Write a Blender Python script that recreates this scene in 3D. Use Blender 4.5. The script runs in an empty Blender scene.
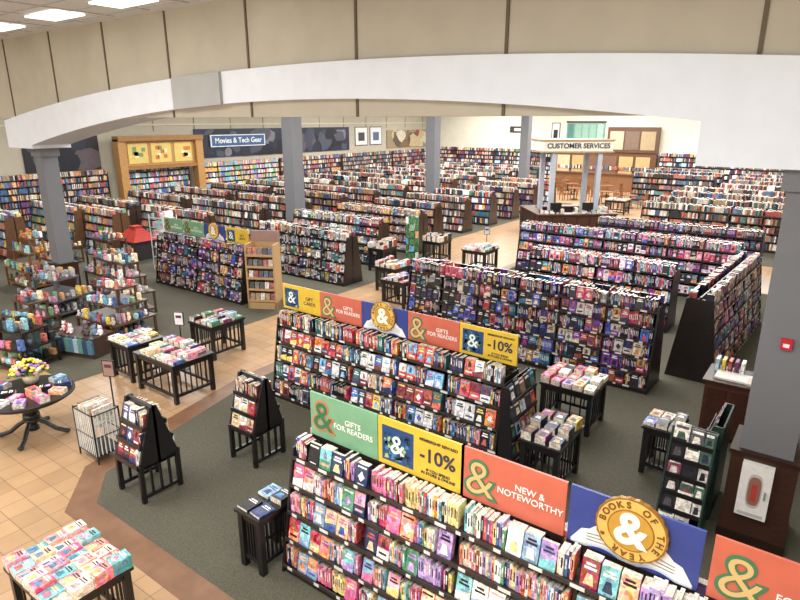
import bpy, math, random
import numpy as np
from mathutils import Vector
R=random.Random(7)
pi=math.pi
scene=bpy.context.scene
try:
    scene.view_settings.view_transform='Standard'
    scene.view_settings.look='None'
except Exception: pass

def lin(c):
    o=[]
    for k in c[:3]:
        k=k/255.0
        o.append(k/12.92 if k<=0.04045 else ((k+0.055)/1.055)**2.4)
    return (o[0],o[1],o[2],1.0)

# ------------------------------------------------------------ materials
def attr_mat(name,rough=.5,nscale=8,amt=.15,stretch=(1,1,1),metal=0,bump=0,spec=.5,art=False):
    m=bpy.data.materials.new(name);m.use_nodes=True
    n=m.node_tree.nodes;l=m.node_tree.links
    b=n['Principled BSDF'];b.inputs['Roughness'].default_value=rough;b.inputs['Metallic'].default_value=metal
    b.inputs['Specular IOR Level'].default_value=spec
    a=n.new('ShaderNodeAttribute');a.attribute_name='Col'
    tc=n.new('ShaderNodeTexCoord');mp=n.new('ShaderNodeMapping');mp.inputs['Scale'].default_value=stretch
    nz=n.new('ShaderNodeTexNoise');nz.inputs['Scale'].default_value=nscale;nz.inputs['Detail'].default_value=3
    mr=n.new('ShaderNodeMapRange');mr.inputs['From Min'].default_value=.3;mr.inputs['From Max'].default_value=.7
    mr.inputs['To Min'].default_value=1-amt;mr.inputs['To Max'].default_value=1+amt
    vm=n.new('ShaderNodeVectorMath');vm.operation='SCALE'
    l.new(tc.outputs['Object'],mp.inputs[0]);l.new(mp.outputs[0],nz.inputs['Vector'])
    src=a.outputs['Color']
    if art:
        # printed cover artwork: irregular cells shift hue / value of the cover stock
        vo=n.new('ShaderNodeTexVoronoi');vo.inputs['Scale'].default_value=26
        n2=n.new('ShaderNodeTexNoise');n2.inputs['Scale'].default_value=30
        ad=n.new('ShaderNodeVectorMath');ad.operation='MULTIPLY_ADD';ad.inputs[1].default_value=(.05,.05,.05)
        l.new(tc.outputs['Object'],n2.inputs['Vector']);l.new(n2.outputs['Color'],ad.inputs[0]);l.new(tc.outputs['Object'],ad.inputs[2])
        l.new(ad.outputs[0],vo.inputs['Vector'])
        sp=n.new('ShaderNodeSeparateColor');l.new(vo.outputs['Color'],sp.inputs[0])
        hs=n.new('ShaderNodeHueSaturation')
        h=n.new('ShaderNodeMapRange');h.inputs['To Min'].default_value=.45;h.inputs['To Max'].default_value=.55
        v=n.new('ShaderNodeMapRange');v.inputs['To Min'].default_value=.72;v.inputs['To Max'].default_value=1.55
        s=n.new('ShaderNodeMapRange');s.inputs['To Min'].default_value=.75;s.inputs['To Max'].default_value=1.12
        l.new(sp.outputs[0],h.inputs['Value']);l.new(sp.outputs[1],v.inputs['Value']);l.new(sp.outputs[2],s.inputs['Value'])
        l.new(h.outputs[0],hs.inputs['Hue']);l.new(v.outputs[0],hs.inputs['Value']);l.new(s.outputs[0],hs.inputs['Saturation'])
        l.new(src,hs.inputs['Color']);src=hs.outputs['Color']
    l.new(nz.outputs['Fac'],mr.inputs['Value']);l.new(src,vm.inputs[0]);l.new(mr.outputs[0],vm.inputs['Scale'])
    l.new(vm.outputs[0],b.inputs['Base Color'])
    if bump:
        bp=n.new('ShaderNodeBump');bp.inputs['Strength'].default_value=bump;bp.inputs['Distance'].default_value=.01
        l.new(nz.outputs['Fac'],bp.inputs['Height']);l.new(bp.outputs[0],b.inputs['Normal'])
    return m
M_BOOK=attr_mat('book_covers',.36,60,.25,art=True)
M_WOOD=attr_mat('stained_wood',.35,6,.25,(1,1,8))
M_METAL=attr_mat('painted_metal',.35,20,.05)
M_FAB=attr_mat('plush_fabric',.9,30,.3,bump=.3)
M_PAINT=attr_mat('wall_paint',.75,3,.03)
M_PRINT=attr_mat('printed_board',.35,5,.08)
MATS=[M_BOOK,M_WOOD,M_METAL,M_FAB,M_PAINT,M_PRINT]
BOOK,WOOD,METAL,FAB,PAINT,PRINT=range(6)
_flat={}
def flat(c,rough=.5,emit=0):
    k=(c,rough,emit)
    if k in _flat: return _flat[k]
    m=bpy.data.materials.new('ink_%d_%d_%d'%c);m.use_nodes=True
    b=m.node_tree.nodes['Principled BSDF'];b.inputs['Base Color'].default_value=lin(c);b.inputs['Roughness'].default_value=rough
    if emit:
        b.inputs['Emission Color'].default_value=lin(c);b.inputs['Emission Strength'].default_value=emit
    _flat[k]=m;return m

# ------------------------------------------------------------ mesh builder
class MB:
    def __init__(s): s.v=[];s.f=[];s.c=[];s.m=[];s.sm=[]
    def face(s,pts,col,mat,smooth=False):
        i=len(s.v);s.v.extend(pts);s.f.append(tuple(range(i,i+len(pts))));s.c.append(col);s.m.append(mat);s.sm.append(smooth)
    def hexa(s,b,t,cols,mat):
        i=len(s.v);s.v.extend(b);s.v.extend(t)
        if not isinstance(cols,list): cols=[cols]*6
        F=((0,3,2,1),(4,5,6,7),(0,1,5,4),(1,2,6,5),(2,3,7,6),(3,0,4,7))
        for k,q in enumerate(F):
            s.f.append((i+q[0],i+q[1],i+q[2],i+q[3]));s.c.append(cols[k]);s.m.append(mat);s.sm.append(False)
    def box(s,x0,y0,z0,x1,y1,z1,col,mat=WOOD,sx=0,sy=0):
        s.hexa([(x0,y0,z0),(x1,y0,z0),(x1,y1,z0),(x0,y1,z0)],
               [(x0+sx,y0+sy,z1),(x1+sx,y0+sy,z1),(x1+sx,y1+sy,z1),(x0+sx,y1+sy,z1)],col,mat)
    def cbox(s,cx,cy,z0,w,d,h,col,mat=WOOD,a=0):
        ca,sa=math.cos(a),math.sin(a)
        P=[(cx+ca*x-sa*y,cy+sa*x+ca*y) for x,y in((-w/2,-d/2),(w/2,-d/2),(w/2,d/2),(-w/2,d/2))]
        s.hexa([(x,y,z0) for x,y in P],[(x,y,z0+h) for x,y in P],col,mat)
    def cyl(s,cx,cy,z0,z1,r0,r1=None,n=16,col=(0,0,0,1),mat=METAL,cap=True):
        if r1 is None:r1=r0
        i=len(s.v)
        for k in range(n):
            a=2*pi*k/n;s.v.append((cx+r0*math.cos(a),cy+r0*math.sin(a),z0))
        for k in range(n):
            a=2*pi*k/n;s.v.append((cx+r1*math.cos(a),cy+r1*math.sin(a),z1))
        for k in range(n):
            s.f.append((i+k,i+(k+1)%n,i+n+(k+1)%n,i+n+k));s.c.append(col);s.m.append(mat);s.sm.append(True)
        if cap:
            s.f.append(tuple(i+n+k for k in range(n)));s.c.append(col);s.m.append(mat);s.sm.append(False)
            s.f.append(tuple(i+n-1-k for k in range(n)));s.c.append(col);s.m.append(mat);s.sm.append(False)
    def rod(s,p,q,r,col,mat=METAL,n=6):
        p=Vector(p);q=Vector(q);d=(q-p).normalized()
        a=d.orthogonal().normalized();b=d.cross(a);i=len(s.v)
        for P in(p,q):
            for k in range(n):
                t=2*pi*k/n;s.v.append(tuple(P+a*r*math.cos(t)+b*r*math.sin(t)))
        for k in range(n):
            s.f.append((i+k,i+(k+1)%n,i+n+(k+1)%n,i+n+k));s.c.append(col);s.m.append(mat);s.sm.append(True)
    def ball(s,cx,cy,cz,rx,ry,rz,col,mat=FAB,n=10,m=6):
        i=len(s.v)
        for j in range(m+1):
            ph=pi*j/m
            for k in range(n):
                a=2*pi*k/n;s.v.append((cx+rx*math.sin(ph)*math.cos(a),cy+ry*math.sin(ph)*math.sin(a),cz+rz*math.cos(ph)))
        for j in range(m):
            for k in range(n):
                s.f.append((i+j*n+k,i+(j+1)*n+k,i+(j+1)*n+(k+1)%n,i+j*n+(k+1)%n));s.c.append(col);s.m.append(mat);s.sm.append(True)
    def make(s,name,loc=(0,0,0),rz=0,parent=None):
        me=bpy.data.meshes.new(name);me.from_pydata(s.v,[],s.f)
        for m in MATS: me.materials.append(m)
        me.polygons.foreach_set('material_index',s.m)
        me.polygons.foreach_set('use_smooth',s.sm)
        cnt=[len(f) for f in s.f]
        arr=np.repeat(np.array(s.c,dtype=np.float32),cnt,axis=0)
        at=me.color_attributes.new('Col','FLOAT_COLOR','CORNER');at.data.foreach_set('color',arr.ravel())
        me.update()
        o=bpy.data.objects.new(name,me);scene.collection.objects.link(o)
        if parent is None and loc[2]==0 and len(loc)==3: loc=(loc[0],loc[1],ZC)
        o.location=loc;o.rotation_euler=(0,0,rz)
        if parent: o.parent=parent
        return o
ZC=0.0
# ------------------------------------------------------------ palettes
def C(*a): return [lin(x) for x in a]
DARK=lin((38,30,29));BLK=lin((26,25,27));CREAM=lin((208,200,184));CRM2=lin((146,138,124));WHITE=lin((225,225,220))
P_MIX=C((30,40,70),(150,35,35),(220,215,205),(40,90,120),(200,160,60),(60,60,60),(110,40,90),(225,225,225),(20,20,25),(70,120,90),(190,90,50),(35,35,90),(160,190,210))
P_PINK=C((232,150,165),(240,228,215),(190,50,80),(120,190,196),(230,206,130),(60,90,150),(240,240,235),(206,100,140),(160,40,50),(80,146,110),(35,50,86),(240,186,150),(30,30,35),(225,222,215),(240,130,100),(140,175,210),(170,140,200))
P_THR=C((30,44,96),(205,205,208),(180,30,35),(230,228,220),(25,25,30),(44,104,176),(220,120,50),(50,116,116),(240,204,100),(120,30,40),(225,225,228),(64,66,100),(120,170,215),(30,30,34),(200,60,50))
P_DARK=C((22,22,32),(76,34,120),(164,28,40),(30,60,150),(26,26,28),(116,46,150),(190,130,54),(44,110,140),(20,40,76),(186,44,84),(30,28,40),(84,34,36),(18,18,24),(190,184,180),(40,34,50),(60,90,190),(210,196,170),(150,60,44))
P_YA=C((30,28,66),(104,44,124),(200,46,62),(228,200,212),(40,120,140),(28,28,36),(220,140,60),(156,30,70),(60,84,176),(206,196,184),(24,24,34),(46,36,70),(150,60,126),(220,110,130),(90,160,190))
P_KID=C((200,90,80),(225,190,80),(100,160,190),(120,170,120),(240,240,235),(190,120,170),(60,90,150),(150,190,200),(220,160,100))
P_RED=C((166,40,40),(220,215,210),(140,30,35),(40,40,60),(214,190,150),(96,34,40),(230,225,220),(60,70,120),(196,170,140))
P_FAR1=C((70,58,54),(200,190,174),(150,60,50),(70,88,120),(160,134,96),(215,208,198),(46,42,50),(110,104,96),(170,90,60),(84,124,124))
P_FAR2=C((48,52,76),(186,172,152),(156,48,46),(206,194,172),(60,100,140),(136,108,80),(36,34,40),(200,140,76),(110,60,110))
P_FAR3=C((206,200,188),(122,108,94),(84,70,64),(180,118,80),(90,108,140),(228,222,212),(66,54,50),(170,60,54))

def vary(c,r=.18):
    k=1+R.uniform(-r,r);return (min(1,c[0]*k),min(1,c[1]*k),min(1,c[2]*k),1)
def lum(c): return sum(c[:3])
def tcol(c,pal):
    if R.random()<.45:
        for _ in range(4):
            a=R.choice(pal)
            if abs(lum(a)-lum(c))>.5: return a
    return WHITE if lum(c)<1.1 else BLK

def fill(mb,x0,x1,z,yf,sgn,pal,hmax,pf=.45,detail=1,wmin=.02,wmax=.035,depth=.15,top=False):
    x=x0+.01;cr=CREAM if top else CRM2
    while x<x1-.04:
        c=vary(R.choice(pal));alt=R.choice(pal)
        if R.random()<pf:
            w=R.uniform(.13,.16);h=min(hmax,R.uniform(.215,.25));n=R.randint(1,3)
            for q in range(n):
                if x+w>x1: break
                if q and R.random()<.65: c=vary(R.choice(pal));alt=R.choice(pal)
                ya=-yf+.015;yb=ya+R.choice([.03,.06,.09]);lean=.05
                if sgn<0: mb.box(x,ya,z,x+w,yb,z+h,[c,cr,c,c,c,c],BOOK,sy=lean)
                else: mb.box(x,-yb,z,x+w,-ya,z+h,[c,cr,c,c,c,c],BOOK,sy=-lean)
                if detail and sgn<0:
                    def P(u,v): return (x+w*u,ya+lean*v-.003,z+h*v)
                    k=R.random();t=tcol(c,pal)
                    if k<.3:
                        mb.face([P(.14,.64),P(.86,.64),P(.86,.73),P(.14,.73)],t,BOOK)
                        mb.face([P(.22,.78),P(.78,.78),P(.78,.86),P(.22,.86)],t,BOOK)
                        mb.face([P(.2,.12),P(.8,.12),P(.65,.5),P(.35,.5)],alt,BOOK)
                    elif k<.55:
                        mb.face([P(0,.0),P(1,.0),P(1,.45),P(0,.3)],alt,BOOK)
                        mb.face([P(.15,.62),P(.85,.62),P(.85,.7),P(.15,.7)],t,BOOK)
                        mb.face([P(.25,.76),P(.75,.76),P(.75,.84),P(.25,.84)],t,BOOK)
                    elif k<.75:
                        mb.face([P(.5,.2),P(.8,.42),P(.5,.68),P(.2,.42)],alt,BOOK)
                        mb.face([P(.1,.83),P(.9,.83),P(.9,.91),P(.1,.91)],t,BOOK)
                        mb.face([P(.2,.06),P(.8,.06),P(.8,.1),P(.2,.1)],t,BOOK)
                    else:
                        a2=R.choice(pal)
                        mb.face([P(.0,.45),P(1,.45),P(1,1),P(0,1)],alt,BOOK)
                        mb.face([P(.3,.52),P(.7,.52),P(.6,.88),P(.4,.88)],a2,BOOK)
                        mb.face([P(.15,.18),P(.85,.18),P(.85,.28),P(.15,.28)],t,BOOK)
                x+=w+.012
        else:
            n=R.randint(3,9);same=R.random()<.25
            for q in range(n):
                w=R.uniform(wmin,wmax)
                if x+w>x1: break
                if not same: c=vary(R.choice(pal));alt=R.choice(pal)
                h=min(hmax,R.uniform(.195,.25));off=R.uniform(0,.02)
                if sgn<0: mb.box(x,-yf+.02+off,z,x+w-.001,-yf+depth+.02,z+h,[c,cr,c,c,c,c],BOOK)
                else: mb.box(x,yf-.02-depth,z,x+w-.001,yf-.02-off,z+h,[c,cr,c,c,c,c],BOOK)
                if detail and sgn<0:
                    y=-yf+.018+off;t=tcol(c,pal)
                    mb.face([(x+w*.3,y,z+h*.35),(x+w*.7,y,z+h*.35),(x+w*.7,y,z+h*.8),(x+w*.3,y,z+h*.8)],t,BOOK)
                x+=w
            x+=R.choice([0,0,.01,.03])

def gondola(x0,x1,yc,h=1.5,pal=P_MIX,rz=0,n=5,pf=.45,detail=1,labels=True,back=1,db=.46,dt=.3,single=False,name='bookshelf_gondola',col=DARK,wide=1,wmin=.02,wmax=.035):
    L=x1-x0;mb=MB()
    hb=0 if single else 1
    def d(z): return db+(dt-db)*z/h
    yb=lambda z: d(z) if hb else .02
    nb=max(1,round(L/(1.0*wide)))
    for k in range(nb+1):
        xa=-L/2+(L-.03)*k/nb
        dd=0 if k in(0,nb) else .06
        mb.hexa([(xa,-d(0)+dd,0),(xa+.03,-d(0)+dd,0),(xa+.03,yb(0)-dd*hb,0),(xa,yb(0)-dd*hb,0)],
                [(xa,-d(h)+dd,h),(xa+.03,-d(h)+dd,h),(xa+.03,yb(h)-dd*hb,h),(xa,yb(h)-dd*hb,h)],col,WOOD)
    mb.box(-L/2,-.015,0,L/2,.015,h+.04,col)
    mb.box(-L/2+.02,-d(0)+.03,0,L/2-.02,yb(0)-.03*hb if hb else .015,.1,col)
    bk=MB();st=(h-.2)/(n-1)
    tag=lin((225,225,222));tz=lin((58,52,50))
    for i in range(n):
        z=.1+st*i;ya=-d(z);last=i==n-1
        mb.box(-L/2+.02,ya,z-.02,L/2-.02,yb(z) if hb else 0,z,col)
        mb.box(-L/2+.02,ya-.012,z-.03,L/2-.02,ya,z+.012,tz,METAL)
        if labels:
            x=-L/2+.1
            while x<L/2-.1:
                w=R.choice([.05,.07,.12])
                mb.box(x,ya-.017,z-.026,x+w,ya-.0125,z+.008,tag,METAL);x+=w+R.uniform(.08,.35)
        dp=min(.15,d(z)-.05)
        for k in range(nb):
            xa=-L/2+(L-.03)*k/nb+.035;xb=-L/2+(L-.03)*(k+1)/nb-.005
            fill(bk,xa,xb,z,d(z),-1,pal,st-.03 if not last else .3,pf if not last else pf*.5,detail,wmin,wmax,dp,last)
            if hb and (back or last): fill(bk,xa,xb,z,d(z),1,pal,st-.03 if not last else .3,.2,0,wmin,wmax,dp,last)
    o=mb.make(name,((x0+x1)/2,yc,0) if rz==0 else yc,rz)
    bk.make('books',parent=o)
    return o
def gond_y(xc,y0,y1,face,tilt=0,**k):
    L=y1-y0
    return gondola(-L/2,L/2,(xc,(y0+y1)/2,0),rz=(-pi/2 if face<0 else pi/2)+tilt,**k)

def text(parent,body,size,x,z,col,y=-.02,th=0,ext=.002,bold=0,emit=0):
    cu=bpy.data.curves.new('lettering','FONT');cu.body=body;cu.size=size;cu.align_x='CENTER';cu.align_y='CENTER'
    cu.extrude=ext;cu.offset=bold;cu.space_line=.95
    cu.materials.append(flat(col,.5,emit))
    o=bpy.data.objects.new('lettering',cu);scene.collection.objects.link(o)
    o.parent=parent;o.location=(x,y,z);o.rotation_euler=(pi/2,-th,0);return o

def disc(mb,cx,cz,r,y,col,n=40,wob=0,mat=PRINT,th=.015):
    pts=[]
    for k in range(n):
        a=-2*pi*k/n;rr=r*(1+wob*(1 if k%2 else 0));pts.append((cx+rr*math.cos(a),y,cz+rr*math.sin(a)))
    pts=pts[::-1]
    mb.face(pts,col,mat)
    for k in range(n):
        p=pts[k];q=pts[(k+1)%n];mb.face([p,(p[0],y+th,p[2]),(q[0],y+th,q[2]),q],col,mat)

SG={'green':(118,166,130),'yellow':(218,182,60),'orange':(200,104,82),'blue':(52,68,140)}
def sign(x0,x1,y,z0,z1,kind,txt=None,fine=1):
    w=x1-x0-.01;h=z1-z0;mb=MB();base={'amp':'green','ten':'yellow','gift':'orange','new':'orange','med':'blue','gold':'yellow'}[kind]
    c=lin(SG[base])
    mb.box(-w/2,-.012,0,w/2,.012,h,c,PRINT)
    mb.box(-w/2,-.016,-.03,w/2,.016,.02,DARK,METAL)
    f=-.0135
    if kind in('ten','gold'):
        q=h*.72;ax=-w/2+.05
        B=C((30,70,120),(70,130,170),(20,50,90),(170,190,120),(60,110,60))
        mb.face([(ax,f,h*.14),(ax+q,f,h*.14),(ax+q,f,h*.86),(ax,f,h*.86)],B[0],PRINT)
        for k in range(60):
            px=ax+R.uniform(.0,q-.07);pz=h*.14+R.uniform(.0,h*.6);s_=R.uniform(.02,.06)
            mb.face([(px,f-.001,pz),(px+s_,f-.001,pz+.01),(px+s_*.7,f-.001,pz+s_),(px+.01,f-.001,pz+s_*.8)],R.choice(B[1:]),PRINT)
    if kind=='med':
        pg=C((238,238,235),(214,222,232),(190,204,226))
        for lay,(dz,cc) in enumerate(((-.03,pg[2]),(-.015,pg[1]),(0,pg[0]))):
            for sd in(-1,1):
                top=[];bot=[]
                for k in range(11):
                    u=k/10;xx=sd*u*w*.47
                    zz=h*.02+h*.13*math.sin(min(1,u*1.25)*pi)*.9+h*.06*u
                    bot.append((xx,f-.0006*(lay+1),max(.004,zz+dz)))
                    top.append((xx*(1-.18*u),f-.0006*(lay+1),zz+h*.46*(1-.55*u)+dz+.02))
                for k in range(10):
                    q=[bot[k],bot[k+1],top[k+1],top[k]]
                    if sd<0:q=q[::-1]
                    mb.face(q,cc,PRINT)
                for k in range(3):
                    q=[(sd*w*(.10),f-.003,h*(.2+.07*k)),(sd*w*.34,f-.003,h*(.17+.05*k)),(sd*w*.34,f-.003,h*(.17+.05*k)+.006),(sd*w*.10,f-.003,h*(.2+.07*k)+.006)]
                    if sd<0:q=q[::-1]
                    mb.face(q,pg[2],PRINT)
        G=C((196,150,60),(222,184,96),(150,104,34))
        cz=h*.64;r=h*.5
        disc(mb,0,cz,r,-.05,G[2],48,.03,METAL,.035);disc(mb,0,cz,r*.96,-.052,G[1],48,0,METAL);disc(mb,0,cz,r*.66,-.055,G[2],48,0,METAL);disc(mb,0,cz,r*.62,-.057,G[0],48,0,METAL)
    o=mb.make('promotional_sign',((x0+x1)/2,y,z0))
    if kind=='amp':
        text(o,'&',.5,-w*.30,h*.5,(206,110,66),-.016,bold=.012);text(o,'&',.46,-w*.30,h*.5,(40,110,72),-.019,bold=.002)
        text(o,'GIFTS\nFOR READERS',.085,w*.15,h*.5,(240,240,235),-.016,bold=.0005)
    if kind in('gift','new'):
        text(o,'&',.52,-w*.30,h*.46,(66,120,84),-.016,bold=.012);text(o,'&',.48,-w*.30,h*.46,(214,180,120),-.019,bold=-.004)
        text(o,'GIFTS\nFOR READERS' if kind=='gift' else 'NEW &\nNOTEWORTHY',.085,w*.18,h*.5,(245,240,235),-.016,bold=.0005)
    if kind=='ten':
        text(o,'MEMBERSHIP REWARD',.042,w*.22,h*.84,(50,50,60),-.016,bold=.0003)
        text(o,'-10%',.2,w*.21,h*.54,(40,45,70),-.016,bold=.003)
        text(o,'IF YOU SPEND\nIN STORE & ONLINE',.042,w*.22,h*.22,(50,50,60),-.016,bold=.0003)
        text(o,'&',.28,-w/2+.05+h*.36,h*.5,(225,235,235),-.018,bold=.002)
    if kind=='gold':
        text(o,'&',.3,-w/2+.05+h*.36,h*.5,(235,240,240),-.018,bold=.002)
        text(o,'GIFT\nCARDS',.09,w*.22,h*.5,(50,50,60),-.016)
    if kind=='med':
        text(o,'&',h*.72,0,h*.64,(250,246,232),-.06,bold=.01)
        if fine:
            s_='BOOKS OF THE YEAR * ';N=len(s_)
            for k,ch in enumerate(s_):
                if ch==' ':continue
                a=pi*.95-2*pi*k/N
                text(o,ch,h*.14,r*.81*math.cos(a),h*.64+r*.81*math.sin(a),(120,74,20),-.056,th=a-pi/2,ext=.001,bold=.002)
    return o

def pile(mb,cx,cy,z,n,pal,w=.15,d=.22,a=0,c=None):
    c=c or R.choice(pal);th=R.uniform(.02,.035)
    for k in range(n):
        cc=vary(c,.1);aa=a+R.uniform(-.04,.04)
        mb.cbox(cx,cy,z+k*th,w,d,th*.96,[cc,cc,CREAM,cc,CREAM,cc],BOOK,aa)
    zt=z+n*th+.001;ca,sa=math.cos(a),math.sin(a)
    def P(x,y): return (cx+ca*x-sa*y,cy+sa*x+ca*y,zt)
    alt=R.choice(pal);t=tcol(c,pal)
    mb.face([P(-w*.38,d*.14),P(w*.38,d*.14),P(w*.38,d*.2),P(-w*.38,d*.2)],t,BOOK)
    mb.face([P(-w*.3,d*.26),P(w*.3,d*.26),P(w*.3,d*.34),P(-w*.3,d*.34)],t,BOOK)
    mb.face([P(-w*.3,-d*.35),P(w*.3,-d*.35),P(w*.18,d*.02),P(-w*.18,d*.02)],alt,BOOK)

def slats(mb,x0,y0,x1,y1,z0,z1,n,col,t=.02):
    for k in range(n):
        u=(k+.5)/n;x=x0+(x1-x0)*u;y=y0+(y1-y0)*u
        mb.box(x-t/2,y-t/2,z0,x+t/2,y+t/2,z1,col)

def table(x,y,w,d,h=.75,pal=P_MIX,rz=0,npile=(2,5),fillp=.95,shelf=True,name='display_table',cols=None,gap=.015,pw=.15,pd=.22):
    mb=MB();c=BLK
    mb.box(-w/2,-d/2,h-.04,w/2,d/2,h,c)
    mb.box(-w/2+.04,-d/2+.04,h-.12,w/2-.04,d/2-.04,h-.04,c)
    for sx in(-1,1):
        for sy in(-1,1): mb.cbox(sx*(w/2-.06),sy*(d/2-.06),0,.07,.07,h-.04,c)
        xx=sx*(w/2-.06)
        mb.box(xx-.02,-d/2+.06,.12,xx+.02,d/2-.06,.17,c)
        slats(mb,xx,-d/2+.12,xx,d/2-.12,.17,h-.1,6,c)
    for sy in(-1,1):
        yy=sy*(d/2-.06);mb.box(-w/2+.06,yy-.02,.12,w/2-.06,yy+.02,.17,c)
        slats(mb,-w/2+.12,yy,w/2-.12,yy,.17,h-.1,4,c)
    o=mb.make(name,(x,y,0),rz);bk=MB()
    nx=int((w-.0)/(pw+gap)+.001);ny=int((d-.0)/(pd+gap)+.001)
    for i in range(nx):
        for j in range(ny):
            if R.random()<fillp:
                cc=cols[(i*7+j*3)%len(cols)] if cols else None
                pile(bk,-w/2+(i+.5)*w/nx,-d/2+(j+.5)*d/ny,h,R.randint(*npile),pal,pw,pd,R.uniform(-.08,.08),cc)
    bk.make('books',parent=o);return o

def stand(x,y,L=.7,D=.6,pal=P_THR,rz=0,name='book_display_stand',H=1.32):
    mb=MB();c=BLK;bk=MB()
    for sx in(-1,1):
        xx=sx*(L/2-.02)
        for sy in(-1,1): mb.box(xx-.025,sy*(D/2-.03)-.03,0,xx+.025,sy*(D/2-.03)+.03,.55,c)
        mb.box(xx-.02,-D/2,.06,xx+.02,D/2,.11,c)
        slats(mb,xx,-D/2+.1,xx,D/2-.1,.11,.5,3,c,.03)
        mb.hexa([(xx-.02,-D/2,.5),(xx+.02,-D/2,.5),(xx+.02,D/2,.5),(xx-.02,D/2,.5)],[(xx-.02,-.05,H),(xx+.02,-.05,H),(xx+.02,.05,H),(xx-.02,.05,H)],c,WOOD)
    mb.box(-L/2,-D/2,.48,L/2,D/2,.52,c);mb.box(-L/2,-.02,.52,L/2,.02,H,c)
    for i in range(3):
        z=.53+i*.25;yf=D/2-i*.07
        for s in(-1,1):
            mb.box(-L/2+.02,min(s*yf,0),z-.02,L/2-.02,max(s*yf,0),z,c)
            mb.box(-L/2+.02,min(s*yf,s*yf+s*.02),z-.02,L/2-.02,max(s*yf,s*yf+s*.02),z+.04,c)
            fill(bk,-L/2+.04,L/2-.03,z,yf,s,pal,.24,.6,1,depth=.12,top=True)
    o=mb.make(name,(x,y,0),rz);bk.make('books',parent=o);return o

# ============================================================ ROOM
def node_floor():
    m=bpy.data.materials.new('ceramic_floor_tile');m.use_nodes=True;n=m.node_tree.nodes;l=m.node_tree.links
    b=n['Principled BSDF'];b.inputs['Roughness'].default_value=.3
    tc=n.new('ShaderNodeTexCoord');br=n.new('ShaderNodeTexBrick');br.offset=0;br.squash=1
    br.inputs['Scale'].default_value=1;br.inputs['Brick Width'].default_value=.33;br.inputs['Row Height'].default_value=.33
    br.inputs['Mortar Size'].default_value=.006;br.inputs['Mortar Smooth'].default_value=.3;br.inputs['Bias'].default_value=0
    br.inputs['Color1'].default_value=lin((182,148,112));br.inputs['Color2'].default_value=lin((168,136,102));br.inputs['Mortar'].default_value=lin((128,102,78))
    nz=n.new('ShaderNodeTexNoise');nz.inputs['Scale'].default_value=2.5;nz.inputs['Detail'].default_value=5
    mr=n.new('ShaderNodeMapRange');mr.inputs['To Min'].default_value=.85;mr.inputs['To Max'].default_value=1.15
    vm=n.new('ShaderNodeVectorMath');vm.operation='SCALE'
    l.new(tc.outputs['Object'],br.inputs['Vector']);l.new(tc.outputs['Object'],nz.inputs['Vector'])
    l.new(nz.outputs['Fac'],mr.inputs['Value']);l.new(br.outputs['Color'],vm.inputs[0]);l.new(mr.outputs[0],vm.inputs['Scale'])
    l.new(vm.outputs[0],b.inputs['Base Color'])
    return m
def simple_noise(name,c1,c2,scale,rough=.9,bump=0):
    m=bpy.data.materials.new(name);m.use_nodes=True;n=m.node_tree.nodes;l=m.node_tree.links
    b=n['Principled BSDF'];b.inputs['Roughness'].default_value=rough
    tc=n.new('ShaderNodeTexCoord');nz=n.new('ShaderNodeTexNoise');nz.inputs['Scale'].default_value=scale;nz.inputs['Detail'].default_value=6
    cr=n.new('ShaderNodeValToRGB');cr.color_ramp.elements[0].position=.35;cr.color_ramp.elements[1].position=.65
    cr.color_ramp.elements[0].color=lin(c1);cr.color_ramp.elements[1].color=lin(c2)
    l.new(tc.outputs['Object'],nz.inputs['Vector']);l.new(nz.outputs['Fac'],cr.inputs[0]);l.new(cr.outputs[0],b.inputs['Base Color'])
    if bump:
        bp=n.new('ShaderNodeBump');bp.inputs['Strength'].default_value=bump;bp.inputs['Distance'].default_value=.01
        l.new(nz.outputs['Fac'],bp.inputs['Height']);l.new(bp.outputs[0],b.inputs['Normal'])
    return m
def slab(name,poly,z0,z1,mat):
    n=len(poly);v=[(x,y,z0) for x,y in poly]+[(x,y,z1) for x,y in poly]
    f=[tuple(range(n-1,-1,-1)),tuple(range(n,2*n))]+[(k,(k+1)%n,n+(k+1)%n,n+k) for k in range(n)]
    me=bpy.data.meshes.new(name);me.from_pydata(v,[],f);me.materials.append(mat);o=bpy.data.objects.new(name,me);scene.collection.objects.link(o);return o
XL,XR,YF,YB=-31,3.6,-5,47
slab('floor',[(XL,YF),(XR,YF),(XR,YB),(XL,YB)],-.1,0,node_floor())
carp=simple_noise('carpet_pile',(70,68,56),(92,89,75),60,.95,.4)
bord=simple_noise('border_tile',(116,84,62),(132,98,74),3,.4)
slab('floor_carpet',[(-7.95,3.6),(-7.35,3.15),(3.55,3.15),(3.55,20),(-8.9,20),(-8.75,7)],-.05,.004,carp)
slab('trim_1',[(-8.35,3.5),(-7.5,2.8),(3.55,2.8),(3.55,3.15),(-7.35,3.15),(-7.95,3.6),(-8.75,7),(-8.9,20),(-9.15,20),(-9.1,7)],-.05,.003,bord)
slab('floor_carpet',[(-30.9,4.8),(-11.5,4.8),(-11.5,17),(-13.3,21),(-13.3,36),(-19,36),(-19,46.9),(-30.9,46.9)],-.05,.004,carp)
slab('floor_carpet',[(-7.2,24),(3.55,24),(3.55,46.9),(-11.4,46.9),(-11.4,39),(-7.2,35)],-.05,.004,carp)
ZC=.005
wallm=simple_noise('beige_wall_paint',(176,168,150),(182,174,156),2,.8)
cream=simple_noise('cream_wall_paint',(224,218,200),(230,224,206),2,.8)
greym=simple_noise('grey_column_paint',(108,108,110),(116,116,118),3,.6)
ceilm=simple_noise('ceiling_tile_paint',(206,205,202),(216,215,212),40,.9)
def wbox(name,x0,y0,z0,x1,y1,z1,mat):
    return slab(name,[(x0,y0),(x1,y0),(x1,y1),(x0,y1)],z0,z1,mat)
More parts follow.
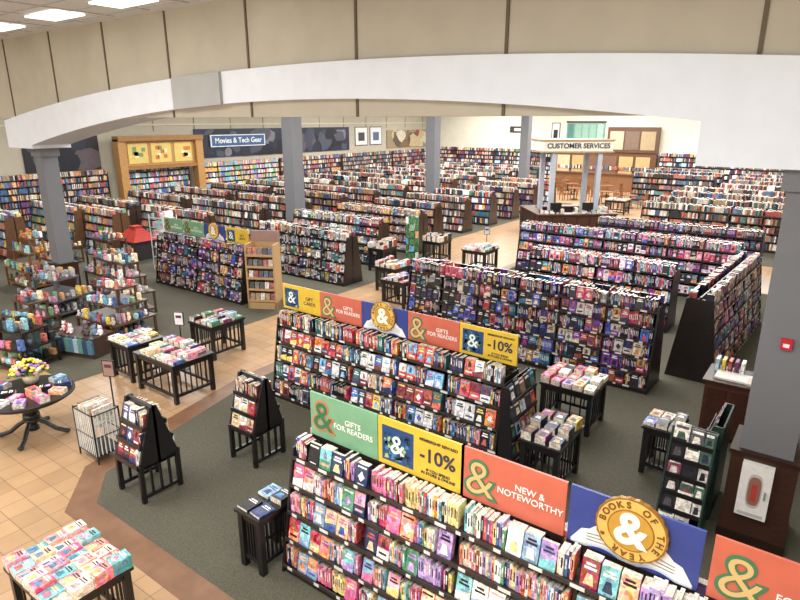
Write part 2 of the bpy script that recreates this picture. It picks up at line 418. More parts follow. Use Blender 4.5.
wbox('wall_left',XL-.2,YF,0,XL,YB,6.9,wallm)
wbox('wall_back',XL-.2,YB,0,XR+.2,YB+.2,6.9,cream)
wbox('wall_right',XR,YF,0,XR+.2,YB,6.9,cream)
wbox('wall_front',XL-.2,YF-.2,0,XR+.2,YF,6.9,cream)
wbox('ceiling',XL-.2,YF-.2,6.9,XR+.2,YB+.2,7.05,ceilm)
mb=MB();g=lin((176,176,174))
y=-4.6
while y<7.2:
    mb.box(XL,y-.012,6.885,XR,y+.012,6.9,g,PAINT);y+=.61
x=XL+.3
while x<XR:
    mb.box(x-.012,YF,6.885,x+.012,7.2,6.9,g,PAINT);x+=1.22
mb.make('trim_2',(0,0,0.0001))
mb=MB();rv=lin((120,108,90));y=9
while y<46.5:
    mb.box(XL,y-.03,4.3,XL+.012,y+.03,6.9,rv,PAINT);y+=2.6
mb.box(XL,YF,4.62,XL+.05,YB,4.7,lin((205,195,172)),PAINT)
mb.make('trim_3',(0,0,0.0001))
# --- big arched soffit
YS=7.3
def zt(x): return 5.76-.0064*(x+7)**2
def zb(x): return 5.22-.0095*(x+7.3)**2
mb=MB();W=lin((218,223,230))
XA,XB=-17.3,-1.38
N=80
def seg(xa,xb,ba,bb,y0=YS,y1=YS+1.0,col=W):
    mb.hexa([(xa,y0,ba),(xb,y0,bb),(xb,y1,bb),(xa,y1,ba)],[(xa,y0,zt(xa)),(xb,y0,zt(xb)),(xb,y1,zt(xb)),(xa,y1,zt(xa))],col,PAINT)
for k in range(N):
    xa=XA+(XB-XA)*k/N;xb=XA+(XB-XA)*(k+1)/N;seg(xa,xb,zb(xa),zb(xb))
for k in range(6):
    xa=XB+(XR-XB)*k/6;xb=XB+(XR-XB)*(k+1)/6;seg(xa,xb,4.42,4.42)
for k in range(4):
    xa=-18.7+(XA+18.7)*k/4;xb=-18.7+(XA+18.7)*(k+1)/4;seg(xa,xb,4.18,4.18)
seg(-10.8,-9.35,zb(-10.8)-.01,zb(-9.35)-.01,YS-.06,YS,lin((166,166,164)))  # greyer panel: shading variation along the soffit put into its colour
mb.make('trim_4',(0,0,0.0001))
slab('wall_fascia',[(XL,YS+.15),(XR,YS+.15),(XR,YS+.45),(XL,YS+.45)],4.95,6.9,wallm)
mb=MB()
for x in(-.95,-3.8,-6.3,-8.75,-11.1,-13.4,-15.8,-18.3,-20.8,-23.3,1.6):
    mb.box(x-.022,YS+.13,4.95,x+.022,YS+.149,6.9,lin((96,84,66)),PAINT)
mb.make('trim_5',(0,0,0.0001))
tro=flat((255,253,248),.5,2.0)
for x in(-8.2,-10.7,-13.2,-15.8,-18.4):
    for yy in(6.4,3.4):
        wbox('ceiling_light',x-.6,yy-.3,6.86,x+.6,yy+.3,6.885,tro)
def column(x,y,w,top,bh=.95):
    mb=MB();g=lin((112,113,117))
    mb.box(-w/2,-w/2,0,w/2,w/2,top,g,PAINT)
    mb.box(-w/2-.05,-w/2-.05,top-.22,w/2+.05,w/2+.05,top,g,PAINT)
    mb.box(-w/2-.07,-w/2-.07,0,w/2+.07,w/2+.07,bh,lin((62,38,28)),WOOD)
    mb.box(-w/2-.09,-w/2-.09,bh,w/2+.09,w/2+.09,bh+.05,lin((48,28,20)),WOOD)
    mb.box(-w/2-.09,-w/2-.09,0,w/2+.09,w/2+.09,.12,lin((40,24,18)),WOOD)
    return mb.make('column',(x,y,0))
column(-.23,7.72,.54,4.41,1.14)
column(-17.75,7.8,.42,4.17)
for yy in(17,27,38.2): column(-17.75,yy,.55,6.89)
mb=MB();w=lin((236,235,232))
mb.box(-.16,-.09,0,.16,0,.68,w,METAL)
for s_,cc,yy in((1.0,(196,194,190),-.0915),(.84,(150,104,90),-.094)):
    pts=[]
    for k in range(28):
        a=2*pi*k/28;pts.append((.078*s_*math.copysign(abs(math.cos(a))**.6,math.cos(a)),yy,.35+.22*s_*math.copysign(abs(math.sin(a))**.6,math.sin(a))))
    mb.face(pts,lin(cc),METAL)
mb.box(-.03,-.0955,.22,.03,-.094,.44,lin((176,70,60)),METAL)
mb.box(-.13,-.095,.02,.13,-.09,.06,lin((190,190,188)),METAL);mb.box(.1,-.11,.28,.12,-.09,.38,lin((150,150,150)),METAL)
mb.make('fire_extinguisher_cabinet',(-.27,7.38,.42))
mb=MB();mb.box(-.055,-.05,0,.055,0,.12,lin((190,30,40)),METAL);mb.box(-.03,-.056,.03,.03,-.05,.07,lin((235,235,235)),METAL)
mb.make('fire_alarm',(-.24,7.45,2.5))

# ============================================================ FIXTURES
gondola(-4.42,2.0,4.2,1.46,P_PINK,pf=.45,dt=.2)
for a,k in((-4.3,'amp'),(-3.36,'ten'),(-2.4,'new'),(-1.38,'med'),(-.33,'gift')):
    sign(a,a+(.94 if k in('amp',) else 1.0),4.2,1.57,2.1,k)
gondola(-7.9,-3.35,7.2,1.48,P_THR,pf=.5,dt=.22)
for i,k in enumerate(('gold','gift','med','gift','ten')):
    sign(-8.0+i*.94,-8.0+i*.94+.94,7.25,1.57,2.05,k)
gondola(-7.9,-2.35,11.35,1.65,P_DARK,pf=.6,n=6,dt=.24)
gond_y(-1.75,12.1,16.9,1,tilt=-.05,h=1.65,pal=P_DARK,n=6,pf=.55,dt=.24)
gondola(-6.6,-2.9,15.1,1.48,P_YA,pf=.5,dt=.24)
gondola(-8.6,-2.0,18.7,1.5,P_YA,pf=.6,labels=False,dt=.24)
gondola(-7.0,-1.8,21.6,1.45,P_DARK,pf=.5,labels=False,back=0,dt=.24)
gondola(-17,-12.9,10.6,1.48,P_DARK,pf=.6,dt=.24)
for i,k in enumerate(('amp','amp','med','gold')):
    sign(-16.9+i,-15.95+i,10.6,1.57,2.02,k,fine=0)
gondola(-15.9,-11.9,13.7,1.48,P_MIX,pf=.4,dt=.24)
pals=[P_FAR1,P_FAR2,P_FAR3,P_FAR2,P_MIX,P_FAR1,P_RED]
def far(x0,x1,y,h=1.45,det=0):
    q=1 if y<24 else 1.5
    gondola(x0,x1,y,h,R.choice(pals),pf=.35,labels=False,back=0,detail=det,wide=1.2,wmin=.025*q,wmax=.05*q,dt=.24,col=lin((62,46,38)))
far(-28.5,-24,13.8);far(-23.2,-19,13.8)
y=16.3
while y<45.5:
    far(-28.5,-24.1,y);far(-23.3,-18.8,y)
    if y<20: far(-16.9,-12.7,y,1.48,1)
    elif y<34: far(-16.9,-13.6,y)
    y+=2.45
for y in(27,29.5,32,34.5): far(-6.9,-1.2,y)
for y in(37.2,39.8,42.4,44.8): far(-5.6,-1.2,y)
for y in(40,42.5,45): far(-11,-6.3,y,1.6)
for a,b in((5.2,10.8),(10.9,16.3),(17.2,21.1),(21.9,28),(28.1,34.2),(34.3,40.4),(40.5,46.4)):
    gond_y(XL+.03,a,b,1,h=2.35,pal=R.choice(pals+[P_KID]),n=8,pf=.3,detail=0,labels=False,single=True,db=.46,dt=.4,name='wall_bookcase',wide=1.2,wmin=.035,wmax=.06,col=lin((70,50,40)))
for a,b in((-30.3,-24.5),(-24.4,-19.2),(-11.2,-5.6),(-5.5,0),(0.1,3.4)):
    gondola(a,b,YB-.03,2.5,R.choice(pals),n=8,pf=.3,detail=0,labels=False,single=True,db=.5,dt=.42,name='wall_bookcase',wide=1.2,wmin=.035,wmax=.06,col=lin((96,66,48)))
gondola(.25,3.2,9.0,1.5,P_MIX,pf=.4)

table(-10.85,5.9,.75,.8,pal=P_THR,npile=(1,3))
table(-9.6,5.9,1.25,.9,pal=P_PINK,npile=(2,4))
table(-10.55,7.6,.8,.9,pal=P_MIX,npile=(2,4))
table(-2.72,7.25,.6,.9,pal=P_MIX,npile=(3,6))
table(-3.1,9.1,.9,.8,pal=P_PINK,npile=(3,6))
table(-1.52,8.5,.5,.66,pal=P_DARK,npile=(1,3))
table(-4.69,3.82,.42,.6,.75,pal=P_THR,npile=(1,2),pw=.17)
table(-9.6,17.6,.9,1.0,pal=P_PINK,npile=(2,5))
table(-11.6,18.0,.8,.8,pal=P_DARK,npile=(5,9))
table(-12.3,15.7,.7,.8,.8,pal=P_RED,npile=(3,8))
table(-9.4,12.8,.8,.8,pal=P_DARK,npile=(1,3))
table(-10.5,13.9,.8,.8,pal=P_MIX,npile=(3,7))
table(-9.9,33.4,1.1,1.0,pal=P_KID,npile=(2,3))
cp=C((232,120,136),(240,206,200),(236,176,150),(86,160,168),(214,84,106),(232,214,196),(240,140,130),(120,180,186))
table(-5.45,1.98,1.0,.76,.75,pal=C((244,214,200),(200,60,96),(244,190,110),(60,110,140),(240,120,130)),npile=(2,4),fillp=1,cols=cp,gap=.0,pw=.14,pd=.185)
stand(-6.55,5.25,.55,.6,P_RED)
stand(-7.1,3.8,.6,.6,P_RED)

def rack(x,y,w,d,h,n,pal,rz,name='magazine_rack',side=BLK,depth=.5):
    mb=MB();bk=MB()
    for sx in(-1,1):
        xx=sx*(w/2-.01)
        mb.hexa([(xx-.012,-d/2,0),(xx+.012,-d/2,0),(xx+.012,d/2,0),(xx-.012,d/2,0)],[(xx-.012,d/2-.12,h),(xx+.012,d/2-.12,h),(xx+.012,d/2,h),(xx-.012,d/2,h)],side,WOOD)
    mb.box(-w/2,d/2-.02,0,w/2,d/2,h,BLK)
    for i in range(n):
        u=(i+.3)/n;z=.05+u*(h-.1);yf=-d/2+u*(d-.14)
        mb.box(-w/2+.02,yf,z-.012,w/2-.02,d/2-.02,z,BLK);mb.box(-w/2+.02,yf-.01,z-.012,w/2-.02,yf,z+.05,BLK)
        x_=-w/2+.03
        while x_<w/2-.12:
            ww=R.uniform(.13,.18);c=vary(R.choice(pal));hh=R.uniform(.2,.27)
            if x_+ww>w/2-.02: ww=w/2-.02-x_
            bk.box(x_,yf+.005,z,x_+ww,yf+.03,z+hh,c,BOOK,sy=.07)
            t=tcol(c,pal)
            def P(u_,v_): return (x_+ww*u_,yf+.002+.07*v_,z+hh*v_)
            bk.face([P(.1,.76),P(.9,.76),P(.9,.9),P(.1,.9)],t,BOOK);bk.face([P(.2,.2),P(.8,.25),P(.7,.6),P(.3,.6)],R.choice(pal),BOOK)
            x_+=ww+.01
    o=mb.make(name,(x,y,0),rz);bk.make('magazines',parent=o);return o
rack(-3.17,7.2,.85,.26,1.45,5,P_MIX,pi/2)
PT=C((30,30,36),(200,196,190),(60,90,80),(120,60,70),(40,50,70),(220,215,205),(80,80,84))
rack(-.95,8.0,.8,.5,1.3,5,PT,-pi/2,'book_tower_display',side=lin((38,60,52)))
rack(-.98,7.2,.5,.5,1.3,6,PT,0,'book_tower_display',side=lin((38,60,52)))
mb=MB();wd=lin((78,46,34))
mb.box(-.5,-.35,.08,.5,.35,.95,wd);mb.box(-.54,-.39,.95,.54,.39,1.0,lin((58,34,26)));mb.box(-.46,-.31,0,.46,.31,.08,BLK)
for k in(-1,0,1): mb.box(k*.32-.13,-.365,.16,k*.32+.13,-.35,.88,lin((66,38,28)))
mb.box(-.4,-.25,1.0,.1,.1,1.03,WHITE,PRINT);mb.box(.05,-.3,1.0,.4,-.02,1.04,lin((200,190,170)),PRINT)
for k in range(5): mb.box(-.45+k*.09,.1,1.0,-.4+k*.09,.3,1.2,R.choice(P_MIX),BOOK)
mb.make('wooden_cabinet',(-.78,10.2,0))

mb=MB()
mb.cyl(0,0,.71,.75,.68,.68,40,BLK,WOOD);mb.cyl(0,0,.66,.71,.60,.66,40,BLK,WOOD)
prof=[(.1,.09),(.2,.07),(.3,.13),(.4,.12),(.5,.06),(.6,.07),(.66,.16)]
for (z0,r0),(z1,r1) in zip(prof,prof[1:]): mb.cyl(0,0,z0,z1,r0,r1,20,BLK,WOOD)
for k in range(4):
    a=pi/4+k*pi/2;pr=[(.05,.28),(.2,.2),(.35,.08),(.5,.03)]
    for (r0,z0),(r1,z1) in zip(pr,pr[1:]): mb.rod((r0*math.cos(a),r0*math.sin(a),z0),(r1*math.cos(a),r1*math.sin(a),z1),.035,BLK,WOOD,8)
    mb.ball(.5*math.cos(a),.5*math.sin(a),.035,.05,.05,.035,BLK,WOOD)
o=mb.make('round_display_table',(-9.95,3.5,0));bk=MB()
for k in range(17):
    a=k*2*pi/11 if k<11 else k*2*pi/6;r=.52 if k<11 else .26
    if 1.9<a%(2*pi)<3.2: continue
    pile(bk,r*math.cos(a),r*math.sin(a),.75,R.randint(2,5),P_PINK,.15,.22,a+pi/2)
bk.make('books',parent=o)
mb=MB()
mb.cyl(0,0,0,.15,.1,.14,16,lin((220,200,170)),METAL)
fc=C((240,205,70),(240,220,120),(235,235,225),(230,150,170),(230,180,60),(150,110,190),(245,225,90))
for k in range(90):
    a=R.uniform(0,2*pi);r=.27*math.sqrt(R.random());z=.22+.16*(1-(r/.27)**2)+R.uniform(-.03,.03)
    x_,y_=r*math.cos(a),r*math.sin(a)
    mb.rod((x_*.3,y_*.3,.1),(x_,y_,z),.006,lin((70,110,50)),FAB,5)
    mb.ball(x_,y_,z,.036,.036,.024,R.choice(fc),FAB,8,5)
    if k%2: mb.ball(x_*1.15,y_*1.15,z-.05,.04,.03,.012,lin((70,110,55)),FAB,6,4)
mb.make('flower_bouquet',(-10.3,3.72,.757))

mb=MB()
for sx in(-1,1):
    for sy in(-1,1): mb.rod((sx*.27,sy*.2,0),(sx*.27,sy*.2,.8),.014,BLK)
for z in(.12,.42,.78):
    for sy in(-1,1): mb.rod((-.27,sy*.2,z),(.27,sy*.2,z),.01,BLK)
    for sx in(-1,1): mb.rod((sx*.27,-.2,z),(sx*.27,.2,z),.01,BLK)
for k in range(9):
    x_=-.24+k*.06
    for sy in(-1,1): mb.rod((x_,sy*.2,.12),(x_,sy*.2,.78),.009,WHITE)
for k in range(7):
    y_=-.18+k*.06
    for sx in(-1,1): mb.rod((sx*.27,y_,.12),(sx*.27,y_,.78),.009,WHITE)
mb.box(-.26,-.19,.12,.26,.19,.14,BLK)
for k in range(9):
    mb.cbox(-.21+k*.052,R.uniform(-.02,.02),.55,.042,.32,.28+R.uniform(0,.05),R.choice(C((215,212,205),(190,175,140),(205,200,190),(160,130,110),(120,110,100))),BOOK,R.uniform(-.15,.15))
mb.make('wire_basket_bin',(-8.5,3.85,0))
def sign_holder(x,y,z0,h,c=(200,200,195),w=.2,hh=.28):
    mb=MB();mb.cyl(0,0,0,.015,.1,.1,16,BLK);mb.rod((0,0,0),(0,0,h),.012,BLK)
    mb.box(-w/2,-.012,h,w/2,.012,h+hh,BLK,METAL);mb.box(-w/2+.015,-.016,h+.015,w/2-.015,-.0125,h+hh-.015,lin(c),PRINT)
    mb.box(-w*.3,-.018,h+hh*.55,w*.3,-.0165,h+hh*.75,lin((90,40,60)),PRINT)
    mb.make('sign_holder',(x,y,z0),.5)
sign_holder(-8.95,4.35,0,.98,(150,120,110))
sign_holder(-10.32,6.55,0,.95,(225,220,225))
sign_holder(-9.75,18.3,0,1.1)

# ---------- customer service kiosk
K=bpy.data.objects.new('customer_service_kiosk',None);scene.collection.objects.link(K);K.location=(-10.0,26.2,ZC);K.rotation_euler=(0,0,pi/4*.9)
mb=MB();dk=lin((50,32,27));tp=lin((84,56,42))
for (x0,y0,x1,y1) in((-1.75,-1.5,1.75,-.95),(-1.75,.95,1.75,1.5),(-1.75,-.95,-1.2,.95),(1.2,-.95,1.75,.95)):
    mb.box(x0+.04,y0+.04,0,x1-.04,y1-.04,1.0,dk);mb.box(x0,y0,1.0,x1,y1,1.05,tp)
for k in range(6): mb.box(-1.6+k*.54,-1.475,.12,-1.14+k*.54,-1.46,.9,lin((66,40,32)))
mb.make('counter',parent=K)
mb=MB();pc=lin((170,178,190))
for sx in(-1,1):
    for sy in(-1,1): mb.box(sx*1.0-.1,sy*.75-.1,0,sx*1.0+.1,sy*.75+.1,3.6,pc,PAINT)
mb.make('posts',parent=K)
mb=MB()
mb.box(-1.5,-.9,3.62,1.5,.9,4.06,lin((224,222,208)),PRINT)
mb.box(-1.55,-.95,4.04,1.55,.95,4.11,lin((166,138,98)));mb.box(-1.55,-.95,3.57,1.55,.95,3.63,lin((166,138,98)))
mb.make('canopy_sign',parent=K)
text(K,'CUSTOMER SERVICES',.285,0,3.84,(50,48,56),-.915,bold=.008)
mb=MB()
for x_,y_,a in((-.9,-1.2,0),(.5,-1.2,0),(1.45,.2,pi/2)):
    mb.cbox(x_,y_,1.05,.2,.16,.02,BLK,METAL,a);mb.cbox(x_,y_,1.07,.04,.04,.14,BLK,METAL,a);mb.cbox(x_,y_,1.2,.48,.04,.3,BLK,METAL,a)
mb.make('monitors',parent=K)
mb=MB()
for k in range(14): pile(mb,R.uniform(-1.5,1.5),-1.22+R.uniform(-.1,.1),1.05,R.randint(2,7),P_MIX)
for k in range(9): pile(mb,1.46+R.uniform(-.1,.1),R.uniform(-.9,.9),1.05,R.randint(2,6),P_KID)
mb.make('books',parent=K)

# ---------- left wall graphics
def mural(name,y0,y1,z0,z1,base,shapes,x=XL+.03,cols=None):
    mb=MB();mb.box(0,y0,z0,.05,y1,z1,base,PRINT)
    cols=cols or C((74,78,92),(40,44,60),(120,120,128),(26,28,40),(60,66,84),(90,80,84))
    for k in range(shapes):
        yc=R.uniform(y0+.6,y1-.6);zc=R.uniform(z0+.1,z1-.3);s_=R.uniform(.15,.7);c=R.choice(cols);el=R.uniform(.5,1.8)
        n=9;ph=R.uniform(0,6);rr=[R.uniform(.6,1.2) for _ in range(n)]
        pts=[(0.051+.0005*k,min(max(yc+s_*rr[t]*math.cos(2*pi*t/n)*el,y0),y1),min(max(zc+s_*rr[t]*math.sin(2*pi*t/n),z0),z1)) for t in range(n)]
        mb.face(pts,c,PRINT)
    return mb.make(name,(x,0,0.0001))
mural('wall_mural',12.6,16.2,2.5,4.15,lin((34,32,38)),14)
mural('wall_mural',21.9,35.5,2.75,4.4,lin((36,42,66)),60)
def poster(x,z,w,h,c1,c2,name='wall_poster',left=False):
    mb=MB();mb.box(-w/2,-.03,0,w/2,0,h,lin((60,50,45)),WOOD);mb.box(-w/2+.06,-.035,.06,w/2-.06,-.03,h-.06,lin(c1),PRINT);mb.box(-w*.25,-.04,h*.25,w*.25,-.035,h*.7,lin(c2),PRINT)
    mb.make(name,(XL+.001,x,z) if left else (x,YB-.001,z),pi/2 if left else 0)
poster(37,3.0,1.5,1.4,(225,225,220),(60,60,66),left=True);poster(38.8,3.0,1.5,1.4,(215,218,222),(90,100,120),left=True)
mural('wall_mural',40.2,46.5,2.7,4.1,lin((150,132,104)),26,cols=C((120,96,70),(190,170,130),(90,76,64),(200,190,170),(140,70,50)))
S=bpy.data.objects.new('department_sign',None);scene.collection.objects.link(S);S.location=(XL+.18,25.0,3.35);S.rotation_euler=(0,0,pi/2)
mb=MB();mb.box(-2.1,-.04,0,2.1,.04,.7,lin((236,238,240)),PRINT);mb.box(-2.02,-.045,.05,2.02,-.04,.65,lin((60,96,140)),PRINT);mb.make('panel',parent=S)
text(S,'Movies & Tech Gear',.43,0,.35,(245,245,245),-.055,bold=.008)
mb=MB();w1=lin((184,138,84));w2=lin((156,112,64));yl=lin((222,194,110))
mb.box(0,16.7,0,.5,17.1,3.95,w1);mb.box(0,21.3,0,.5,21.75,3.95,w1);mb.box(0,16.7,3.85,.6,21.75,4.1,w2);mb.box(0,17.1,2.4,.42,21.3,2.6,w2);mb.box(0,17.1,2.6,.3,21.3,3.85,w1)
for a,b in((17.3,18.4),(18.6,19.8),(20.0,21.1)):
    mb.box(.3,a,2.7,.33,b,3.72,yl,PRINT)
    for k in range(7):
        q=R.uniform(a+.1,b-.3);z=R.uniform(2.8,3.4);mb.box(.33,q,z,.335,q+.22,z+.2,R.choice(C((200,120,60),(120,150,90),(240,230,190))),PRINT)
mb.make('childrens_department_arch',(XL+.52,0,0))
poster(-22.5,3.9,1.6,.5,(60,50,45),(230,225,210),'wall_sign')
mb=MB();mb.box(-1.5,-.05,0,1.5,0,1.35,lin((120,158,142)),PRINT)
for k in range(5): mb.box(-1.4+k*.58,-.06,.1,-.95+k*.58,-.05,1.2,R.choice(C((140,176,160),(80,130,122),(160,190,176))),PRINT)
mb.box(-1.55,-.08,1.3,1.55,0,1.42,lin((70,46,34)),WOOD)
mb.make('cafe_menu_sign',(-16.9,YB-.001,3.4))
poster(-19.3,2.9,.7,1.8,(230,228,225),(40,40,46),'wall_banner')
mb=MB();c1=lin((128,90,60))
mb.box(-18,YB-3.0,0,-12.2,YB-2.3,1.15,c1);mb.box(-18.1,YB-3.1,1.15,-12.1,YB-2.2,1.22,lin((96,62,42)));mb.box(-19,YB-.5,0,-11.4,YB-.02,2.6,lin((104,70,48)))
mb.box(-15,YB-.6,2.6,-11.4,YB-.02,4.4,lin((100,70,52)))
for k in range(3): mb.box(-14.8+k*1.12,YB-.63,2.8,-13.8+k*1.12,YB-.6,4.1,R.choice(C((170,150,116),(190,176,150),(120,100,84))),PRINT)
for k in range(6): mb.box(-18.8+k*1.2,YB-.54,1.0,-17.8+k*1.2,YB-.5,2.3,R.choice(C((190,160,110),(210,190,150),(120,90,70))),PRINT)
bk=MB()
for k in range(60): bk.box(-18.7+k*.12,YB-.6,1.3,-18.62+k*.12,YB-.545,1.3+R.uniform(.2,.3),R.choice(P_FAR3),BOOK)
o=mb.make('cafe_counter');bk.make('merchandise',parent=o)
def chair(x,y,a):
    mb=MB();c=lin((134,88,54))
    for sx in(-1,1):
        mb.box(sx*.19-.02,-.2,0,sx*.19+.02,-.16,.44,c);mb.box(sx*.19-.02,.16,0,sx*.19+.02,.2,.92,c)
    mb.box(-.22,-.22,.43,.22,.22,.47,c);mb.box(-.19,.165,.8,.19,.195,.92,c);mb.box(-.19,.165,.6,.19,.195,.66,c)
    for k in range(3): mb.box(-.12+k*.1,.17,.47,-.09+k*.1,.19,.85,c)
    mb.make('cafe_chair',(x,y,0),a)
def ctable(x,y):
    mb=MB();c=lin((120,80,50));mb.cyl(0,0,.71,.75,.42,.42,24,c,WOOD);mb.cyl(0,0,.03,.71,.04,.04,10,BLK);mb.cyl(0,0,0,.03,.27,.25,20,BLK);mb.make('cafe_table',(x,y,0))
for x_,y_ in((-16.5,37.5),(-14,37.8),(-11.7,37),(-15.2,40.5),(-12.8,40.5),(-16.3,42.6),(-10,36)):
    ctable(x_,y_)
    for k in range(3):
        a=k*2.1+.4;chair(x_+.75*math.sin(a)*-1,y_+.75*math.cos(a),a)

# ---------- children / gift displays at left
def plush(mb,x,y,z,s,c):
    mb.ball(x,y,z+s*.9,s*.8,s*.7,s*.9,c);mb.ball(x,y,z+s*2.1,s*.62,s*.58,s*.58,c)
    for q in(-1,1):
        mb.ball(x+q*s*.45,y,z+s*2.6,s*.22,s*.15,s*.25,c,FAB,6,4);mb.ball(x+q*s*.6,y-s*.5,z+s*.35,s*.28,s*.5,s*.28,c,FAB,6,4)
KC=C((235,225,225),(150,200,205),(220,160,180),(200,190,180),(110,140,170),(240,220,180),(180,90,90),(130,120,130),(70,110,130),(90,80,80),(225,225,230))
def clutter(mb,x0,x1,y0,y1,z,hm,pal,pk):
    x=x0+.07
    while x<x1-.05:
        y=y0+.07
        while y<y1-.04:
            k=R.random()
            if k<pk: plush(mb,x,y,z,R.uniform(.05,.08),vary(R.choice(pal)))
            elif k<pk+.25: mb.cbox(x,y,z,R.uniform(.08,.14),R.uniform(.03,.1),R.uniform(.08,hm),vary(R.choice(pal)),BOOK,R.uniform(-.5,.5))
            elif k<pk+.4: mb.cyl(x,y,z,z+R.uniform(.06,hm*.8),.05,.045,10,vary(R.choice(pal)),METAL)
            else: mb.cbox(x,y,z,R.uniform(.1,.15),.06,R.uniform(.1,hm),vary(R.choice(P_KID)),BOOK,R.uniform(-.2,.2))
            y+=R.uniform(.13,.19)
        x+=R.uniform(.13,.19)
def stepped(x,y,w,d,steps,rz=0,name='toy_display',pal=KC,base=(84,62,50),pk=.35):
    mb=MB();c=lin(base)
    for i,(h,fr,off) in enumerate(steps):
        ww=w*fr;dd=d*fr;hh=.04
        mb.box(-ww/2,-dd/2+off,h-hh,ww/2,dd/2+off,h,c)
        z0=0 if i==0 else steps[i-1][0]
        for sx in(-1,1):
            for sy in(-1,1): mb.cbox(sx*(ww/2-.04),sy*(dd/2-.04)+off,z0,.05,.05,h-hh-z0,c)
        if i==0: mb.box(-ww/2+.03,-dd/2+.03,.1,ww/2-.03,dd/2-.03,.14,c);clutter(mb,-ww/2+.05,ww/2-.05,-dd/2+.05,dd/2-.05,.14,.2,pal,pk)
        nx=steps[i+1][1] if i+1<len(steps) else 0
        clutter(mb,-ww/2,ww/2,-dd/2+off,(-dd/2+off+.25) if nx else dd/2+off,h,.24,pal,pk)
        if nx: clutter(mb,ww/2-.2,ww/2,-dd/2+off+.25,dd/2+off,h,.24,pal,pk)
    return mb.make(name,(x,y,0),rz)
stepped(-13.35,6.85,1.5,1.1,[(.5,1,0),(.85,.75,.08),(1.2,.5,.12)],.1)
stepped(-14.9,8.0,1.3,1.0,[(.6,1,0),(1.0,.7,.05),(1.35,.45,.1)],-.1)
stepped(-16.4,6.9,1.5,1.2,[(.5,1,0),(.95,.6,.05)],.2,pal=C((130,130,135),(160,160,165),(100,105,112),(200,195,190)),base=(90,90,94))
stepped(-17.2,8.9,1.4,1.0,[(.6,1,0),(1.0,.7,.05)],0)
stepped(-15.2,5.75,1.2,.8,[(.45,1,0),(.8,.6,.05)],.1)
stepped(-13.2,4.75,1.0,.9,[(.5,1,0),(.8,.7,.05)],.3,'gift_display',C((40,50,60),(60,80,90),(200,190,170),(30,60,60),(24,24,26)),(30,28,28),.1)
stepped(-14.6,4.3,.9,.8,[(.5,1,0),(.9,.7,.05),(1.3,.4,.05)],.2,'gift_display',C((90,60,50),(150,110,60),(70,90,60),(170,60,60)),(110,74,48),.1)
stepped(-19.7,7.8,1.6,1.1,[(.6,1,0),(1.1,.7,.05),(1.5,.4,.05)],0,'gift_display',C((90,60,50),(190,150,60),(70,90,60),(200,190,180)),(120,80,50),.2)
stepped(-19.7,10.2,1.4,1.0,[(.6,1,0),(1.1,.7,.05)],0)
stepped(-22.5,9.8,1.6,1.0,[(.6,1,0),(1.1,.7,.05)],0)
for (x_,y_,l) in((-26,9.2,3.5),(-26,11.6,3.8),(-23.5,6.9,2.5),(-23.2,12.0,2.4)):
    gondola(x_-l/2,x_+l/2,y_,1.5,P_KID,pf=.6,labels=False,detail=0,wmin=.04,wmax=.07,col=lin((104,74,52)))
mb=MB();mb.box(-.55,-.3,.0,.55,.3,.45,lin((70,52,44)))
for k in range(9):
    x_=-.5+k*.125;c=R.choice(C((70,110,130),(40,60,90),(150,170,180),(90,130,120)));mb.box(x_-.06,-.37,.12,x_+.06,-.31,.42,c,FAB);mb.rod((x_-.03,-.34,.42),(x_,-.34,.5),.008,c);mb.rod((x_+.03,-.34,.42),(x_,-.34,.5),.008,c)
for k in range(8): plush(mb,-.5+k*.14,R.uniform(-.15,.15),.45,.08,R.choice(KC))
mb.make('tote_bag_display',(-12.9,5.85,0),.3)
mb=MB();wv=lin((215,218,220))
for sx in(-1,1):
    for sy in(-1,1): mb.rod((sx*.4,sy*.25,0),(sx*.4,sy*.25,1.9),.018,wv)
for i in range(6):
    z=.15+i*.33
    for k in range(9): mb.rod((-.4,-.25+k*.0625,z),(.4,-.25+k*.0625,z),.007,wv)
    for k in range(5): mb.cbox(-.32+k*.16,0,z+.01,.13,.3,R.uniform(.1,.24),R.choice(KC),BOOK)
mb.make('wire_shelf_rack',(-18.1,11.3,0))
mb=MB();rd=lin((170,52,44))
mb.box(-.5,-.4,0,.5,.4,.7,lin((50,46,48)))
mb.hexa([(-.62,-.5,.7),(.62,-.5,.7),(.62,.5,.7),(-.62,.5,.7)],[(-.26,-.14,1.1),(.26,-.14,1.1),(.26,.14,1.1),(-.26,.14,1.1)],rd,WOOD)
mb.box(-.16,-.16,1.08,.16,.16,1.2,rd);mb.box(-.25,-.42,.05,.25,-.4,.55,lin((200,190,170)),PRINT)
mb.make('toy_house_display',(-20.7,11.8,0))
mb=MB();cb=lin((186,152,108))
mb.box(-.4,-.28,0,-.36,.28,1.75,cb,PAINT);mb.box(.36,-.28,0,.4,.28,1.75,cb,PAINT);mb.box(-.4,.25,0,.4,.28,1.75,cb,PAINT);mb.box(-.4,-.28,0,.4,.28,.18,cb,PAINT)
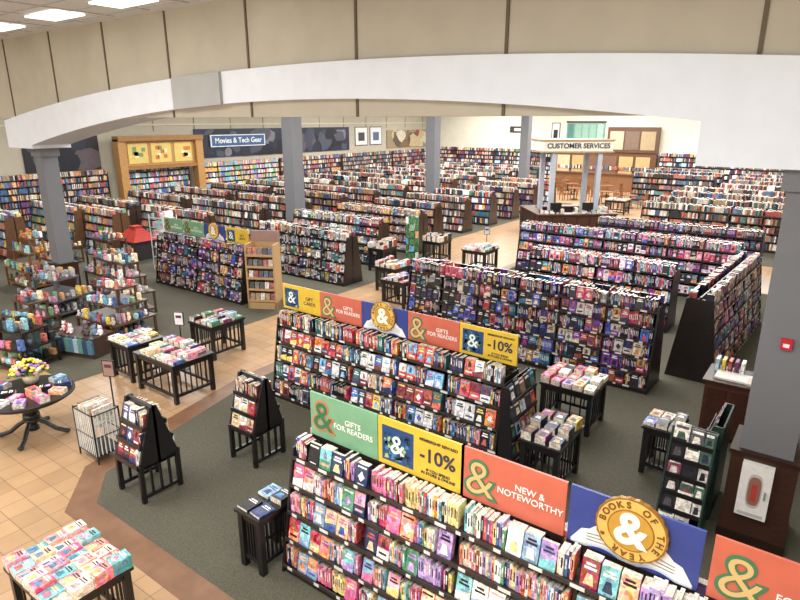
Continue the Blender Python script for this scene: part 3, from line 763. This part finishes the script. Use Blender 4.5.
mb.box(-.4,.24,1.75,.4,.28,2.05,lin((150,120,110)),PRINT)
for i in range(5):
    z=.2+i*.31;mb.box(-.36,-.28,z,.36,.25,z+.02,cb,PAINT);mb.box(-.36,-.29,z,.36,-.275,z+.06,cb,PAINT)
    for k in range(5):
        c=R.choice(P_FAR1);mb.box(-.34+k*.14,-.24,z+.02,-.22+k*.14,-.18,z+.22,c,BOOK,sy=.04)
mb.make('cardboard_book_display',(-12.3,10.5,0),.5)
mb=MB();gn=lin((50,120,74))
mb.cyl(0,0,0,.06,.3,.3,20,BLK);mb.cyl(0,0,.06,1.6,.03,.03,8,BLK)
for i in range(6):
    for k in range(6):
        a=k*pi/3;mb.cbox(.2*math.cos(a),.2*math.sin(a),.15+i*.25,.04,.15,.21,gn if (i+k)%3 else R.choice(P_KID),BOOK,a)
mb.make('spinner_rack',(-12.2,17.3,0))

# ============================================================ LIGHTS
def area(x,y,z,sx,sy,p,c=(1,.99,.97),rot=(0,0,0)):
    l=bpy.data.lights.new('ceiling_and_fill_light','AREA');l.shape='RECTANGLE';l.size=sx;l.size_y=sy;l.energy=p;l.color=c
    o=bpy.data.objects.new('ceiling_and_fill_light',l);scene.collection.objects.link(o);o.location=(x,y,z);o.rotation_euler=rot
for x in(-24,-14.5,-5):
    for y in(13,22.5,32,41.5): area(x,y,6.8,5,5,780+(380 if y>30 else 0))
for x in(-22,-11,-2): area(x,1.5,6.8,5,4,550)
area(-8,-4.8,3.2,14,4,540,(.94,.97,1),(pi/2,0,0))  # unseen fill light added at the front wall, facing into the store
w=bpy.data.worlds.new('world');scene.world=w;w.use_nodes=True
w.node_tree.nodes['Background'].inputs[0].default_value=(.9,.95,1,1);w.node_tree.nodes['Background'].inputs[1].default_value=.3

cam=bpy.data.cameras.new('camera');cam.lens=27;cam.sensor_width=36;cam.clip_end=200
co=bpy.data.objects.new('camera',cam);scene.collection.objects.link(co)
co.location=(0,0,4.9);co.rotation_euler=(pi/2-math.atan(.3),0,math.atan2(.593,.805))
scene.camera=co
